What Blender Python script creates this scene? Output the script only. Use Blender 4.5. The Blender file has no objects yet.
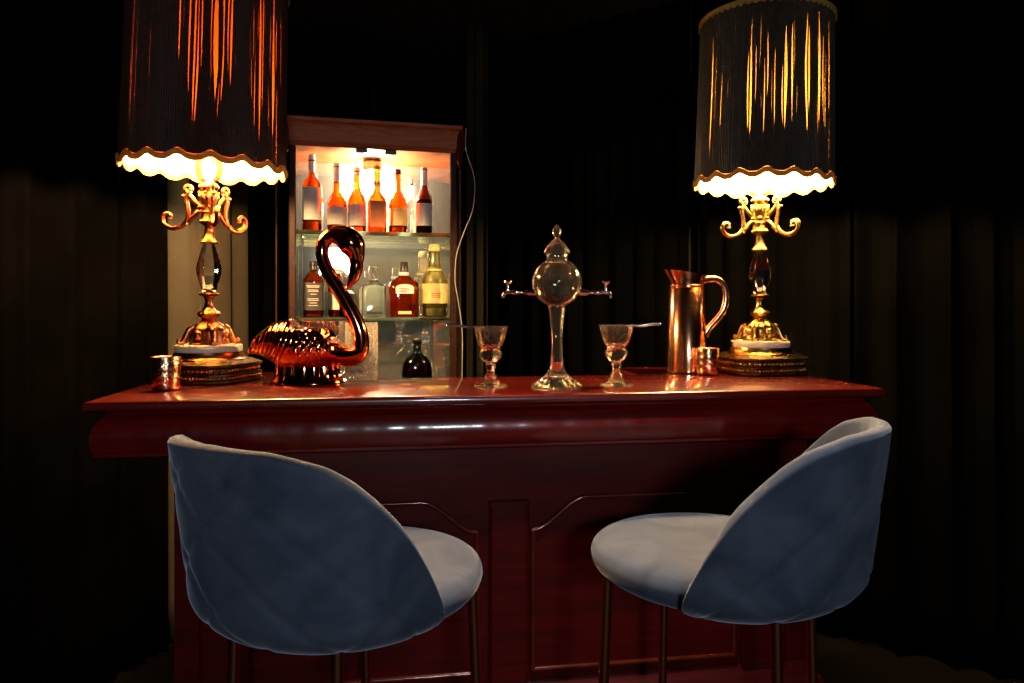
import bpy, math, random
from math import sin, cos, pi, radians, sqrt, atan2
from mathutils import Vector, Matrix

random.seed(11)
SC = bpy.context.scene
COL = SC.collection
F, HZ, CX, EYE = 720.0, 308.0, 512.0, 1.275      # focal length (px), horizon row, centre column, eye height
BAR_Z = 1.07


def at(px, py, d):
    """world point of a photo pixel at depth d"""
    return Vector(((px - CX) * d / F, d, EYE - (py - HZ) * d / F))


# ------------------------------------------------------------------ mesh helpers
class MB:
    def __init__(self):
        self.v, self.f = [], []

    def add(self, verts, faces, M=None):
        b = len(self.v)
        for p in verts:
            p = Vector(p)
            self.v.append(M @ p if M else p)
        self.f += [tuple(i + b for i in q) for q in faces]
        return self

    def loft(self, rings, closed=True, cap0=True, cap1=True, M=None):
        n = len(rings[0])
        vs = [p for r in rings for p in r]
        fs = []
        for i in range(len(rings) - 1):
            for j in range(n if closed else n - 1):
                k = (j + 1) % n
                fs.append((i * n + j, i * n + k, (i + 1) * n + k, (i + 1) * n + j))
        if cap0 and closed:
            fs.append(tuple(reversed(range(n))))
        if cap1 and closed:
            fs.append(tuple((len(rings) - 1) * n + j for j in range(n)))
        return self.add(vs, fs, M)

    def lathe(self, prof, n=40, M=None, mod=None, cap0=True, cap1=True):
        rings = []
        for r, z in prof:
            ring = []
            for j in range(n):
                a = 2 * pi * j / n
                k = r * (mod(a, z) if mod else 1.0)
                ring.append((k * cos(a), k * sin(a), z))
            rings.append(ring)
        return self.loft(rings, True, cap0, cap1, M)

    def superloft(self, secs, n=40, M=None, cap0=True, cap1=True):
        """secs: (z, rx, ry, exponent)"""
        rings = []
        for z, rx, ry, e in secs:
            ring = []
            for j in range(n):
                a = 2 * pi * j / n
                c, s = cos(a), sin(a)
                ring.append((rx * math.copysign(abs(c) ** (2 / e), c), ry * math.copysign(abs(s) ** (2 / e), s), z))
            rings.append(ring)
        return self.loft(rings, True, cap0, cap1, M)

    def box(self, x0, x1, y0, y1, z0, z1, b=0.0, M=None):
        if b <= 0:
            vs = [(x, y, z) for z in (z0, z1) for x, y in ((x0, y0), (x1, y0), (x1, y1), (x0, y1))]
            return self.add(vs, [(3, 2, 1, 0), (4, 5, 6, 7), (0, 1, 5, 4), (1, 2, 6, 5), (2, 3, 7, 6), (3, 0, 4, 7)], M)

        def rect(i, z, c):
            return [(x0 + i + c, y0 + i, z), (x1 - i - c, y0 + i, z), (x1 - i, y0 + i + c, z), (x1 - i, y1 - i - c, z),
                    (x1 - i - c, y1 - i, z), (x0 + i + c, y1 - i, z), (x0 + i, y1 - i - c, z), (x0 + i, y0 + i + c, z)]
        return self.loft([rect(b, z0, b * .5), rect(0, z0 + b, b), rect(0, z1 - b, b), rect(b, z1, b * .5)], M=M)

    def prism(self, poly, z0, z1, M=None):
        return self.loft([[(x, y, z0) for x, y in poly], [(x, y, z1) for x, y in poly]], M=M)

    def tube(self, pts, rad, n=12, M=None, flat=1.0):
        pts = [Vector(p) for p in pts]
        m = len(pts)
        if not isinstance(rad, (list, tuple)):
            rad = [rad] * m
        tang = []
        for i in range(m):
            t = pts[min(i + 1, m - 1)] - pts[max(i - 1, 0)]
            tang.append(t.normalized())
        up = Vector((0, 0, 1)) if abs(tang[0].z) < .9 else Vector((0, 1, 0))
        u = tang[0].cross(up).normalized()
        rings = []
        for i in range(m):
            t = tang[i]
            u = (u - t * u.dot(t)).normalized()
            w = t.cross(u)
            rings.append([pts[i] + u * (rad[i] * cos(2 * pi * j / n)) + w * (rad[i] * flat * sin(2 * pi * j / n)) for j in range(n)])
        return self.loft(rings, M=M)

    def ball(self, c, r, n=16, sx=1, sy=1, sz=1):
        prof = [(r * sin(pi * i / 10), -r * cos(pi * i / 10)) for i in range(11)]
        prof[0] = (r * .02, -r)
        prof[-1] = (r * .02, r)
        return self.lathe(prof, n, Matrix.Translation(c) @ Matrix.Diagonal((sx, sy, sz, 1)))

    def build(self, name, mat, parent=None, smooth=40, loc=None, rz=0):
        me = bpy.data.meshes.new(name)
        me.from_pydata([tuple(p) for p in self.v], [], self.f)
        me.update()
        if smooth:
            me.polygons.foreach_set('use_smooth', [True] * len(me.polygons))
            me.set_sharp_from_angle(angle=radians(smooth))
        o = bpy.data.objects.new(name, me)
        COL.objects.link(o)
        if mat:
            me.materials.append(mat)
        if parent:
            o.parent = parent
        if loc is not None:
            o.location = loc
        o.rotation_euler.z = rz
        return o


def spline(pts, k=6):
    """Catmull-Rom through tuples of any length"""
    out = []
    n = len(pts)
    for i in range(n - 1):
        p0, p1, p2, p3 = pts[max(i - 1, 0)], pts[i], pts[i + 1], pts[min(i + 2, n - 1)]
        for s in range(k):
            t = s / k
            out.append(tuple(.5 * (2 * b + (c - a) * t + (2 * a - 5 * b + 4 * c - d) * t * t + (3 * b - a - 3 * c + d) * t ** 3)
                             for a, b, c, d in zip(p0, p1, p2, p3)))
    out.append(tuple(pts[-1]))
    return out


def tag(o, label, cat, group=None, kind=None):
    o['label'] = label
    o['category'] = cat
    if group:
        o['group'] = group
    if kind:
        o['kind'] = kind
    return o


def thing(name, label, cat, loc=(0, 0, 0), rz=0, group=None):
    o = bpy.data.objects.new(name, None)
    COL.objects.link(o)
    o.empty_display_size = .05
    o.location = loc
    o.rotation_euler.z = rz
    return tag(o, label, cat, group)


def struct(o):
    o['kind'] = 'structure'
    return o


# ------------------------------------------------------------------ materials
def material(name):
    m = bpy.data.materials.new(name)
    m.use_nodes = True
    nt = m.node_tree
    nt.nodes.clear()
    out = nt.nodes.new('ShaderNodeOutputMaterial')
    return m, nt, out


def ramp(nt, fac, stops):
    r = nt.nodes.new('ShaderNodeValToRGB')
    e = r.color_ramp.elements
    e[0].position, e[0].color = stops[0][0], (*stops[0][1], 1)
    e[1].position, e[1].color = stops[-1][0], (*stops[-1][1], 1)
    for p, c in stops[1:-1]:
        x = e.new(p)
        x.color = (*c, 1)
    nt.links.new(fac, r.inputs[0])
    return r.outputs[0]


def noise(nt, scale, detail=4, stretch=(1, 1, 1), dist=0):
    tc = nt.nodes.new('ShaderNodeTexCoord')
    mp = nt.nodes.new('ShaderNodeMapping')
    mp.inputs['Scale'].default_value = stretch
    nt.links.new(tc.outputs['Object'], mp.inputs[0])
    n = nt.nodes.new('ShaderNodeTexNoise')
    n.inputs['Scale'].default_value = scale
    n.inputs['Detail'].default_value = detail
    n.inputs['Distortion'].default_value = dist
    nt.links.new(mp.outputs[0], n.inputs[0])
    return n.outputs['Fac']


def bump(nt, h, strength, dist=.002):
    b = nt.nodes.new('ShaderNodeBump')
    b.inputs['Strength'].default_value = strength
    b.inputs['Distance'].default_value = dist
    nt.links.new(h, b.inputs['Height'])
    return b.outputs[0]


def pbsdf(name, c0, c1=None, scale=8, stretch=(1, 1, 1), rough=.5, metal=0, coat=0, coat_rough=.05, bump_s=0, bump_scale=40,
          bump_d=.002, sheen=0, sheen_tint=(1, 1, 1), spec=.5, dist=0, sss=0, trans=0, lo=.35, hi=.65, wave=False):
    m, nt, out = material(name)
    p = nt.nodes.new('ShaderNodeBsdfPrincipled')
    nt.links.new(p.outputs[0], out.inputs[0])
    p.inputs['Roughness'].default_value = rough
    p.inputs['Metallic'].default_value = metal
    p.inputs['Coat Weight'].default_value = coat
    p.inputs['Coat Roughness'].default_value = coat_rough
    p.inputs['Specular IOR Level'].default_value = spec
    p.inputs['Sheen Weight'].default_value = sheen
    p.inputs['Sheen Tint'].default_value = (*sheen_tint, 1)
    p.inputs['Sheen Roughness'].default_value = .35
    p.inputs['Transmission Weight'].default_value = trans
    if sss:
        p.inputs['Subsurface Weight'].default_value = sss
        p.inputs['Subsurface Radius'].default_value = (.02, .015, .01)
        p.inputs['Subsurface Scale'].default_value = .3
    f = noise(nt, scale, 5, stretch, dist)
    nt.links.new(ramp(nt, f, [(lo, c0), (hi, c1 or c0)]), p.inputs['Base Color'])
    if bump_s:
        nt.links.new(bump(nt, noise(nt, bump_scale, 3), bump_s, bump_d), p.inputs['Normal'])
    if wave:                                         # hand-polished, slightly wavy varnish along the grain
        b = bump(nt, noise(nt, 12, 1, (1, .1, .1)), 1, .006)
        nt.links.new(b, p.inputs['Normal'])
        nt.links.new(b, p.inputs['Coat Normal'])
    return m


def glass(name, col=(1, 1, 1), rough=0.0, ior=1.45, bump_s=0, bump_scale=60, bump_d=.004, brighten=0):
    m, nt, out = material(name)
    g = nt.nodes.new('ShaderNodeBsdfGlass')
    g.inputs['IOR'].default_value = ior
    g.inputs['Roughness'].default_value = rough
    f = noise(nt, 6, 2)
    nt.links.new(ramp(nt, f, [(.3, col), (.7, tuple(min(1, c * .97 + .01) for c in col))]), g.inputs['Color'])
    if brighten:                                         # pale scatter mixed in to brighten the glass in place of real glints
        t = nt.nodes.new('ShaderNodeBsdfTranslucent')
        t.inputs[0].default_value = (.95, .9, .82, 1)
        d = nt.nodes.new('ShaderNodeBsdfDiffuse')
        d.inputs[0].default_value = (.95, .9, .82, 1)
        m1, m2 = nt.nodes.new('ShaderNodeMixShader'), nt.nodes.new('ShaderNodeMixShader')
        nt.links.new(t.outputs[0], m1.inputs[1])
        nt.links.new(d.outputs[0], m1.inputs[2])
        m2.inputs[0].default_value = brighten
        nt.links.new(g.outputs[0], m2.inputs[1])
        nt.links.new(m1.outputs[0], m2.inputs[2])
        nt.links.new(m2.outputs[0], out.inputs[0])
    else:
        nt.links.new(g.outputs[0], out.inputs[0])
    if bump_s:
        v = nt.nodes.new('ShaderNodeTexVoronoi')
        v.inputs['Scale'].default_value = bump_scale
        tc = nt.nodes.new('ShaderNodeTexCoord')
        nt.links.new(tc.outputs['Object'], v.inputs[0])
        nt.links.new(bump(nt, v.outputs['Distance'], bump_s, bump_d), g.inputs['Normal'])
    return m


def milky(name, tint, body):
    """filled bottle: tinted clear liquid with a little body, glossy skin"""
    m, nt, out = material(name)
    t = nt.nodes.new('ShaderNodeBsdfTransparent')
    l = nt.nodes.new('ShaderNodeBsdfTranslucent')
    f = noise(nt, 12, 2)
    c = ramp(nt, f, [(.3, tint), (.7, tuple(x * .85 for x in tint))])
    nt.links.new(c, t.inputs[0])
    nt.links.new(c, l.inputs[0])
    g = nt.nodes.new('ShaderNodeBsdfGlossy')
    g.inputs['Roughness'].default_value = .04
    fr = nt.nodes.new('ShaderNodeFresnel')
    fr.inputs[0].default_value = 1.5
    m1, m2 = nt.nodes.new('ShaderNodeMixShader'), nt.nodes.new('ShaderNodeMixShader')
    m1.inputs[0].default_value = body
    nt.links.new(t.outputs[0], m1.inputs[1])
    nt.links.new(l.outputs[0], m1.inputs[2])
    nt.links.new(fr.outputs[0], m2.inputs[0])
    nt.links.new(m1.outputs[0], m2.inputs[1])
    nt.links.new(g.outputs[0], m2.inputs[2])
    nt.links.new(m2.outputs[0], out.inputs[0])
    return m


def pane(name, col=(.95, .98, .95), refl=.1):
    """thin flat pane: clear with a little mirror reflection"""
    m, nt, out = material(name)
    t = nt.nodes.new('ShaderNodeBsdfTransparent')
    t.inputs[0].default_value = (*col, 1)
    g = nt.nodes.new('ShaderNodeBsdfGlossy')
    g.inputs['Roughness'].default_value = .02
    fr = nt.nodes.new('ShaderNodeLayerWeight')
    fr.inputs[0].default_value = refl
    mx = nt.nodes.new('ShaderNodeMixShader')
    nt.links.new(fr.outputs['Fresnel'], mx.inputs[0])
    nt.links.new(t.outputs[0], mx.inputs[1])
    nt.links.new(g.outputs[0], mx.inputs[2])
    nt.links.new(mx.outputs[0], out.inputs[0])
    return m


def emitter(name, col, s):
    m, nt, out = material(name)
    e = nt.nodes.new('ShaderNodeEmission')
    e.inputs[0].default_value = (*col, 1)
    e.inputs[1].default_value = s
    nt.links.new(e.outputs[0], out.inputs[0])
    return m


def shade_cloth(name, refl, trans, outer=None):
    """lamp-shade lining: reflects inside, lets tinted light through"""
    m, nt, out = material(name)
    d = nt.nodes.new('ShaderNodeBsdfDiffuse')
    d.inputs[0].default_value = (*refl, 1)
    if outer:                                        # cloth with a differently dyed outer face
        gm = nt.nodes.new('ShaderNodeNewGeometry')
        mc = nt.nodes.new('ShaderNodeMix')
        mc.data_type = 'RGBA'
        nt.links.new(gm.outputs['Backfacing'], mc.inputs['Factor'])
        mc.inputs['A'].default_value = (*outer, 1)
        mc.inputs['B'].default_value = (*refl, 1)
        nt.links.new(mc.outputs['Result'], d.inputs[0])
    t = nt.nodes.new('ShaderNodeBsdfTranslucent')
    f = noise(nt, 60, 2, (1, 1, .05))
    nt.links.new(ramp(nt, f, [(.3, tuple(c * .75 for c in trans)), (.7, trans)]), t.inputs[0])
    a = nt.nodes.new('ShaderNodeAddShader')
    nt.links.new(d.outputs[0], a.inputs[0])
    nt.links.new(t.outputs[0], a.inputs[1])
    nt.links.new(a.outputs[0], out.inputs[0])
    return m


def bulb_glass(name, tint):
    m, nt, out = material(name)
    t = nt.nodes.new('ShaderNodeBsdfTransparent')
    tc = nt.nodes.new('ShaderNodeTexCoord')
    w = nt.nodes.new('ShaderNodeTexNoise')
    mp = nt.nodes.new('ShaderNodeMapping')
    mp.inputs['Scale'].default_value = (1, 1, .12)
    nt.links.new(tc.outputs['Object'], mp.inputs[0])
    nt.links.new(mp.outputs[0], w.inputs[0])
    w.inputs['Scale'].default_value = 110
    nt.links.new(ramp(nt, w.outputs['Fac'], [(.35, tuple(c * .8 for c in tint)), (.6, tint)]), t.inputs[0])
    g = nt.nodes.new('ShaderNodeBsdfGlossy')
    g.inputs['Roughness'].default_value = .08
    mx = nt.nodes.new('ShaderNodeMixShader')
    mx.inputs[0].default_value = .06
    nt.links.new(t.outputs[0], mx.inputs[1])
    nt.links.new(g.outputs[0], mx.inputs[2])
    nt.links.new(mx.outputs[0], out.inputs[0])
    return m


M = {}
M['mahogany'] = pbsdf('mahogany', (.055, .0020, .0010), (.11, .0050, .0022), 5, (1, 14, 14), rough=.34, coat=1, coat_rough=.045, spec=.25, dist=.6)
M['mahogany_top'] = pbsdf('polished_mahogany', (.10, .0038, .0014), (.18, .009, .003), 5, (1.2, 16, 16), rough=.30, coat=1, coat_rough=.06, dist=.6)
M['body_wood'] = pbsdf('body_mahogany', (.060, .0012, .0008), (.10, .0022, .0012), 4, (1, 10, 10), rough=.45, coat=.16, coat_rough=.12, spec=.2, dist=.6)
M['post_wood'] = pbsdf('dark_post_wood', (.018, .005, .002), (.032, .009, .003), 6, (2, 2, 16), rough=.5, spec=.15)
M['molding'] = pbsdf('molding_mahogany', (.10, .0020, .0010), (.17, .0045, .0020), 5, (1, 14, 14), rough=.34, coat=1, coat_rough=.15, spec=.25, dist=.6, wave=True)
M['gilt'] = pbsdf('gilt_line', (.75, .45, .16), (.9, .6, .25), 30, rough=.22, metal=1)
M['cab_wood'] = pbsdf('cabinet_wood', (.28, .058, .010), (.42, .10, .020), 6, (2, 2, 16), rough=.55, coat=0, spec=.3, dist=.5)
M['copper'] = pbsdf('copper', (.93, .40, .20), (.96, .47, .25), 5, rough=.10, metal=1)
M['pitcher_copper'] = pbsdf('brushed_copper', (.92, .36, .18), (.97, .45, .25), 5, (1, 1, 8), rough=.17, metal=1, bump_s=.05, bump_scale=25)
M['swan_copper'] = pbsdf('red_copper', (.80, .20, .08), (.88, .26, .11), 5, rough=.09, metal=1)
M['hammered'] = pbsdf('mercury_copper', (.75, .30, .13), (1, .70, .42), 90, rough=.2, metal=1, bump_s=1, bump_scale=75, bump_d=.0025, lo=.45, hi=.55)
M['rose_gold'] = pbsdf('rose_gold', (.86, .27, .13), (.90, .31, .16), 5, rough=.27, metal=1)
M['bronze_red'] = pbsdf('reddish_bronze', (.30, .08, .03), (.62, .23, .09), 50, rough=.28, metal=1, bump_s=.25, bump_scale=90)
M['bronze_gold'] = pbsdf('antique_gold', (.32, .18, .05), (.68, .43, .15), 50, rough=.28, metal=1, bump_s=.25, bump_scale=90)
M['base_dark'] = pbsdf('tarnished_brass', (.17, .10, .032), (.42, .27, .10), 60, rough=.3, metal=1, bump_s=.4, bump_scale=120)
M['marble'] = pbsdf('white_marble', (.86, .72, .50), (.90, .80, .60), 9, rough=.3, dist=1.5, sss=.1)
M['crystal'] = glass('crystal', (.98, .98, .98), ior=1.52)
M['clear'] = glass('clear_glass', (1, .98, .96), brighten=.022)
M['facet'] = glass('pressed_glass', (1, .97, .94), bump_s=.5, bump_scale=50, bump_d=.006, brighten=.02)
M['cut'] = glass('cut_glass', (1, .97, .93), bump_s=1, bump_scale=85, bump_d=.012, brighten=.18)
M['velvet'] = pbsdf('blue_grey_velvet', (.048, .060, .092), (.088, .102, .142), 9, rough=.8, sheen=.35, sheen_tint=(.75, .82, 1), spec=.15, bump_s=.12,
                    bump_scale=250, bump_d=.001, dist=.8)
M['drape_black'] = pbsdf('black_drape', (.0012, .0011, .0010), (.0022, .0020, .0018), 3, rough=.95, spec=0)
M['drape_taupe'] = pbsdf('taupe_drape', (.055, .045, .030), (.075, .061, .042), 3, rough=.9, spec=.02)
M['drape_glow'] = pbsdf('glow_painted_drape', (.020, .016, .010), (.03, .024, .015), 3, rough=.9, spec=.0)  # curtain coloured lighter, painting in the cabinet's glow on its folds
M['dark_paint'] = pbsdf('dark_paint', (.012, .011, .010), (.018, .016, .015), 2, rough=.9, spec=.1)
M['floor'] = pbsdf('dark_floor', (.006, .0045, .004), (.010, .0075, .006), 3, rough=.6, spec=.1)
M['fringe_wine'] = pbsdf('wine_fringe', (.030, .012, .008), (.055, .018, .010), 40, rough=.6, sheen=.1, spec=.2)
M['fringe_brown'] = pbsdf('brown_fringe', (.028, .018, .012), (.050, .032, .018), 40, rough=.6, sheen=.1, spec=.2)
M['trim_gold'] = shade_cloth('gold_braid', (.34, .19, .05), (.055, .027, .005))
M['lining_orange'] = shade_cloth('cream_orange_lining', (.74, .62, .36), (.085, .014, .0012), (.10, .015, .003))
M['lining_gold'] = shade_cloth('cream_gold_lining', (.80, .74, .55), (.13, .064, .014), (.14, .07, .02))
M['bulb_amber'] = bulb_glass('amber_bulb', (.50, .31, .15))
M['bulb_cream'] = bulb_glass('cream_bulb', (.62, .56, .44))
M['mirror'] = pbsdf('mirror', (.62, .61, .56), (.68, .67, .62), 3, rough=.025, metal=.86)
M['pane'] = pane('glass_pane', refl=.25)
M['shelf_glass'] = pane('shelf_glass', (.88, .97, .92), .12)
M['shelf_edge'] = milky('shelf_edge', (.90, .96, .82), .75)
M['white_metal'] = pbsdf('brushed_steel', (.55, .5, .42), (.65, .6, .5), 10, rough=.3, metal=1)
M['chrome'] = pbsdf('pinkish_chrome', (.85, .68, .6), (.9, .74, .66), 10, rough=.12, metal=1)
M['diffuser'] = emitter('lit_diffuser', (1, .84, .58), 14)
M['filament'] = emitter('filament', (1, .5, .16), 2.5)
M['amber'] = milky('amber_spirit', (.82, .22, .03), .16)
M['decanter'] = milky('decanter_glass', (.92, .95, .88), .40)
M['pale'] = milky('pale_spirit', (.98, .86, .45), .35)
M['dark_spirit'] = milky('dark_spirit', (.16, .06, .02), .3)
M['black_cap'] = pbsdf('black_cap', (.012, .012, .012), (.02, .02, .02), 10, rough=.35)
M['white_label'] = pbsdf('white_label', (.72, .64, .54), (.78, .70, .60), 10, rough=.6)
M['orange_label'] = pbsdf('orange_label', (.50, .14, .035), (.60, .19, .05), 20, rough=.6)
M['black_label'] = pbsdf('black_label', (.012, .011, .010), (.02, .018, .016), 10, rough=.5)
M['gold_label'] = pbsdf('gold_label', (.72, .52, .14), (.82, .64, .24), 25, rough=.45)
M['silver_label'] = pbsdf('silver_label', (.50, .50, .48), (.85, .85, .82), 70, rough=.35, metal=.6, bump_s=.5, bump_scale=110)
M['foil_white'] = pbsdf('cream_foil', (.80, .76, .66), (.86, .82, .74), 10, rough=.4)
M['foil_red'] = pbsdf('red_wax', (.35, .03, .02), (.45, .05, .03), 10, rough=.3)
M['cord_white'] = pbsdf('white_cord', (.32, .30, .27), (.36, .34, .30), 10, rough=.5)

# ------------------------------------------------------------------ room shell
CORNER = Vector((-.80, 4.19, 0))
DL = Vector((-.45, -1.39, 0)).normalized()      # along the left wall, towards the camera
DR = Vector((1, -.69, 0)).normalized()
CEIL = 2.62


m = MB()
nl = Vector((DL.y, -DL.x, 0)).normalized()
a, b = CORNER + nl * .12 - DL * .3, CORNER + nl * .12 + DL * 6.2
m.prism([(a.x, a.y), (a.x + nl.x * .1, a.y + nl.y * .1), (b.x + nl.x * .1, b.y + nl.y * .1), (b.x, b.y)], 0, CEIL)
struct(m.build('wall_left', M['dark_paint'], smooth=0))
nr = Vector((.69, 1, 0)).normalized()
a, b = CORNER + nr * .12 - DR * .3, CORNER + nr * .12 + DR * 6.2
m = MB()
m.prism([(a.x, a.y), (b.x, b.y), (b.x + nr.x * .1, b.y + nr.y * .1), (a.x + nr.x * .1, a.y + nr.y * .1)], 0, CEIL)
struct(m.build('wall_right', M['dark_paint'], smooth=0))
m = MB()
m.box(-4.5, 5.5, -3.2, 5, -.1, 0)
struct(m.build('floor', M['floor'], smooth=0))
m = MB()
m.box(-4.5, 5.5, -3.2, 5, CEIL, CEIL + .1)
struct(m.build('ceiling', M['dark_paint'], smooth=0))


def drape(p0, p1, mat, label, seed, folds_per_m=8, amp=.035, tilt=0.0):
    rnd = random.Random(seed)
    p0, p1 = Vector(p0), Vector(p1)
    d = p1 - p0
    L = d.length
    d.normalize()
    n = Vector((-d.y, d.x, 0))
    if n.dot(Vector((0, 1.7, 0)) - (p0 + p1) / 2) < 0:
        n = -n
    N = int(L * folds_per_m * 12)
    ph = [rnd.uniform(0, 6.28) for _ in range(5)]
    rows = 16
    m = MB()
    rings = []
    for r in range(rows + 1):
        t = r / rows
        z = .02 + (CEIL - .025) * t
        ring = []
        for i in range(N + 1):
            s = L * i / N
            w = 2 * pi * folds_per_m * s + 1.3 * sin(5.1 * s + ph[0]) + .9 * sin(11 * s + ph[1]) + .35 * sin(2.2 * t + ph[2] + 3 * s)
            a = amp * (.75 + .35 * sin(7 * s + ph[3])) * (1.0 - .25 * t)
            off = a * sin(w) + .25 * a * sin(2.1 * w + ph[4])
            q = p0 + d * (s + .3 * a * sin(2 * w) + tilt * (t - .4)) + n * off
            ring.append((q.x, q.y, z))
        rings.append(ring)
    m.loft(rings, closed=False)
    o = m.build('curtain', mat, smooth=80)
    md = o.modifiers.new('cloth_thickness', 'SOLIDIFY')
    md.thickness = .003
    return tag(o, label, 'curtain', 'floor-length curtains round the room')


def onl(s):
    return CORNER + DL * s


def onr(s):
    return CORNER + DR * s


def s_left(px, inset=0):
    """distance along the left wall at which a photo column meets the curtain line"""
    k = (px - CX) / F
    return (CORNER.x - k * CORNER.y) / (k * DL.y - DL.x)


def s_right(px):
    k = (px - CX) / F
    return (CORNER.x - k * CORNER.y) / (k * DR.y - DR.x)


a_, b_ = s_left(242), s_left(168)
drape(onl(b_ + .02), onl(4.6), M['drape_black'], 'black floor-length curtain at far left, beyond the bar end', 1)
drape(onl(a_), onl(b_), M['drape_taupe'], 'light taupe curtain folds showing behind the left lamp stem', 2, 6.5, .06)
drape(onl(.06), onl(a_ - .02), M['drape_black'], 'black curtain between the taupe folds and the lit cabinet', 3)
drape(at(467, 0, 3.42), at(487, 0, 3.40), M['drape_glow'], 'narrow curtain folds coloured lighter for the cabinet glow, right beside it', 9, 22, .022)  # added strip, its lighter colour stands in for cabinet light on black folds
r1, r2, r3 = s_right(520), s_right(690), s_right(850)
drape(onr(.06), onr(r1), M['drape_black'], 'black curtain right of the lit cabinet, edges catching its glow', 4, 9, .05)
drape(onr(r1 + .02), onr(r2), M['drape_black'], 'black curtain behind the glass fountain and the copper pitcher', 5)
drape(onr(r2 + .02), onr(r3), M['drape_black'], 'black curtain directly behind the right fringed lamp', 6)
drape(onr(r3 + .02), onr(5.6), M['drape_black'], 'black curtain at far right, beyond the bar end', 7)

# ------------------------------------------------------------------ bar counter
BAR_RZ = atan2(.275, 1.894)
BAR_O = Vector((.009, 1.7075, 0))
bar = thing('bar_counter', 'polished dark red mahogany bar counter with moulded edge and arched front panels', 'bar', BAR_O, BAR_RZ)
HW, MD, WD, WI = .957, .44, .72, .45


def u_plan(o, e=0.0):
    """U-shaped plan inset by o on the outer sides, by e more at the two ends"""
    w = HW - o - e
    return [(-w, o), (w, o), (w, WD - o), (WI, WD - o), (WI, MD), (-WI, MD), (-WI, WD - o), (-w, WD - o)]


m = MB()
m.loft([[(x, y, z) for x, y in u_plan(o)] for o, z in
        ((.010, 1.046), (.003, 1.048), (0, 1.052), (0, 1.060), (.002, 1.0655), (.005, 1.0685), (.010, BAR_Z))])
m.build('countertop', M['mahogany_top'], bar, smooth=50)
prof = [(.020, .942), (.016, .944), (.016, .951), (.019, .953)]
for i in range(13):
    z = .953 + .072 * i / 12
    prof.append((.010 + .05 * ((z - .983) / .1) ** 2 * (1.6 if z > .975 else 1.0), z))
prof += [(.030, 1.030), (.036, 1.037), (.034, 1.043), (.030, 1.0465)]
m = MB()
m.loft([[(x, y, z) for x, y in u_plan(o)] for o, z in prof])
m.build('edge_molding', M['molding'], bar, smooth=35)
# carcass (U plan as well), set back under the moulding
BI = .085
m = MB()
m.loft([[(x, y, z) for x, y in u_plan(BI, .08)] for z in (.0, .944)])
m.build('carcass', M['body_wood'], bar, smooth=0)
m = MB()
m.loft([[(x, y, z) for x, y in u_plan(o, .08)] for o, z in ((BI - .03, 0), (BI - .03, .30), (BI - .025, .315), (BI - .012, .325), (BI - .004, .34), (BI, .345))])
m.build('plinth', M['body_wood'], bar, smooth=35)
def bar_uv(px, py, v):
    """local (u, z) on the plane y=v of the bar for a photo pixel"""
    k = (px - CX) / F
    c, s = cos(BAR_RZ), sin(BAR_RZ)
    # X = ox + u c - v s ; d = oy + u s + v c ; X = k d
    u = (k * (BAR_O.y + v * c) - BAR_O.x + v * s) / (c - k * s)
    d = BAR_O.y + u * s + v * c
    return u, EYE - (py - HZ) * d / F


# pilasters and arched panel mouldings on the front
for (u0, u1) in ((-.055, .045), (-.735, -.615), (.605, .725)):
    m = MB()
    m.box(u0, u1, BI - .012, BI + .002, .345, .80, .004)
    for q in (.06, .94):
        uu = u0 + (u1 - u0) * q
        m.tube([(uu, BI - .011, .36), (uu, BI - .011, .785)], .0035, 8)
    m.build('pilaster', M['body_wood'], bar)


def panel(ua, ub):
    """closed moulding outline: flat arch top dropping by an ogee to both sides"""
    lo, hi, zb = .722, .800, .375
    w = .135
    pts = []

    def ogee(x0, x1, z0, z1):
        return [(x0 + (x1 - x0) * i / 10, z0 + (z1 - z0) * (3 * (i / 10) ** 2 - 2 * (i / 10) ** 3)) for i in range(11)]
    pts += ogee(ua, ua + w, lo, hi) + ogee(ub - w, ub, hi, lo) + [(ub, lo - .15), (ub, zb), ((ua + ub) / 2, zb), (ua, zb), (ua, lo - .15)]
    # sunk field
    m = MB()
    y = BI - .004
    m.loft([[(x, BI + .003, z) for x, z in pts], [(x, y, z) for x, z in pts]])
    o = m.build('panel', M['body_wood'], bar, smooth=30)
    m = MB()
    loop = pts + [pts[0]]
    for i in range(len(loop) - 1):
        a, b = loop[i], loop[i + 1]
        m.tube([(a[0], y - .002, a[1]), (b[0], y - .002, b[1])], .0065, 8)
        m.ball((b[0], y - .002, b[1]), .0065, 8)
    m.build('panel_molding', M['panel_bead'], o, smooth=60)


M['panel_bead'] = pbsdf('polished_bead', (.12, .012, .004), (.18, .025, .008), 12, rough=.2, coat=1, metal=.3)
panel(.055, .585)
panel(-.625, -.085)

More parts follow.
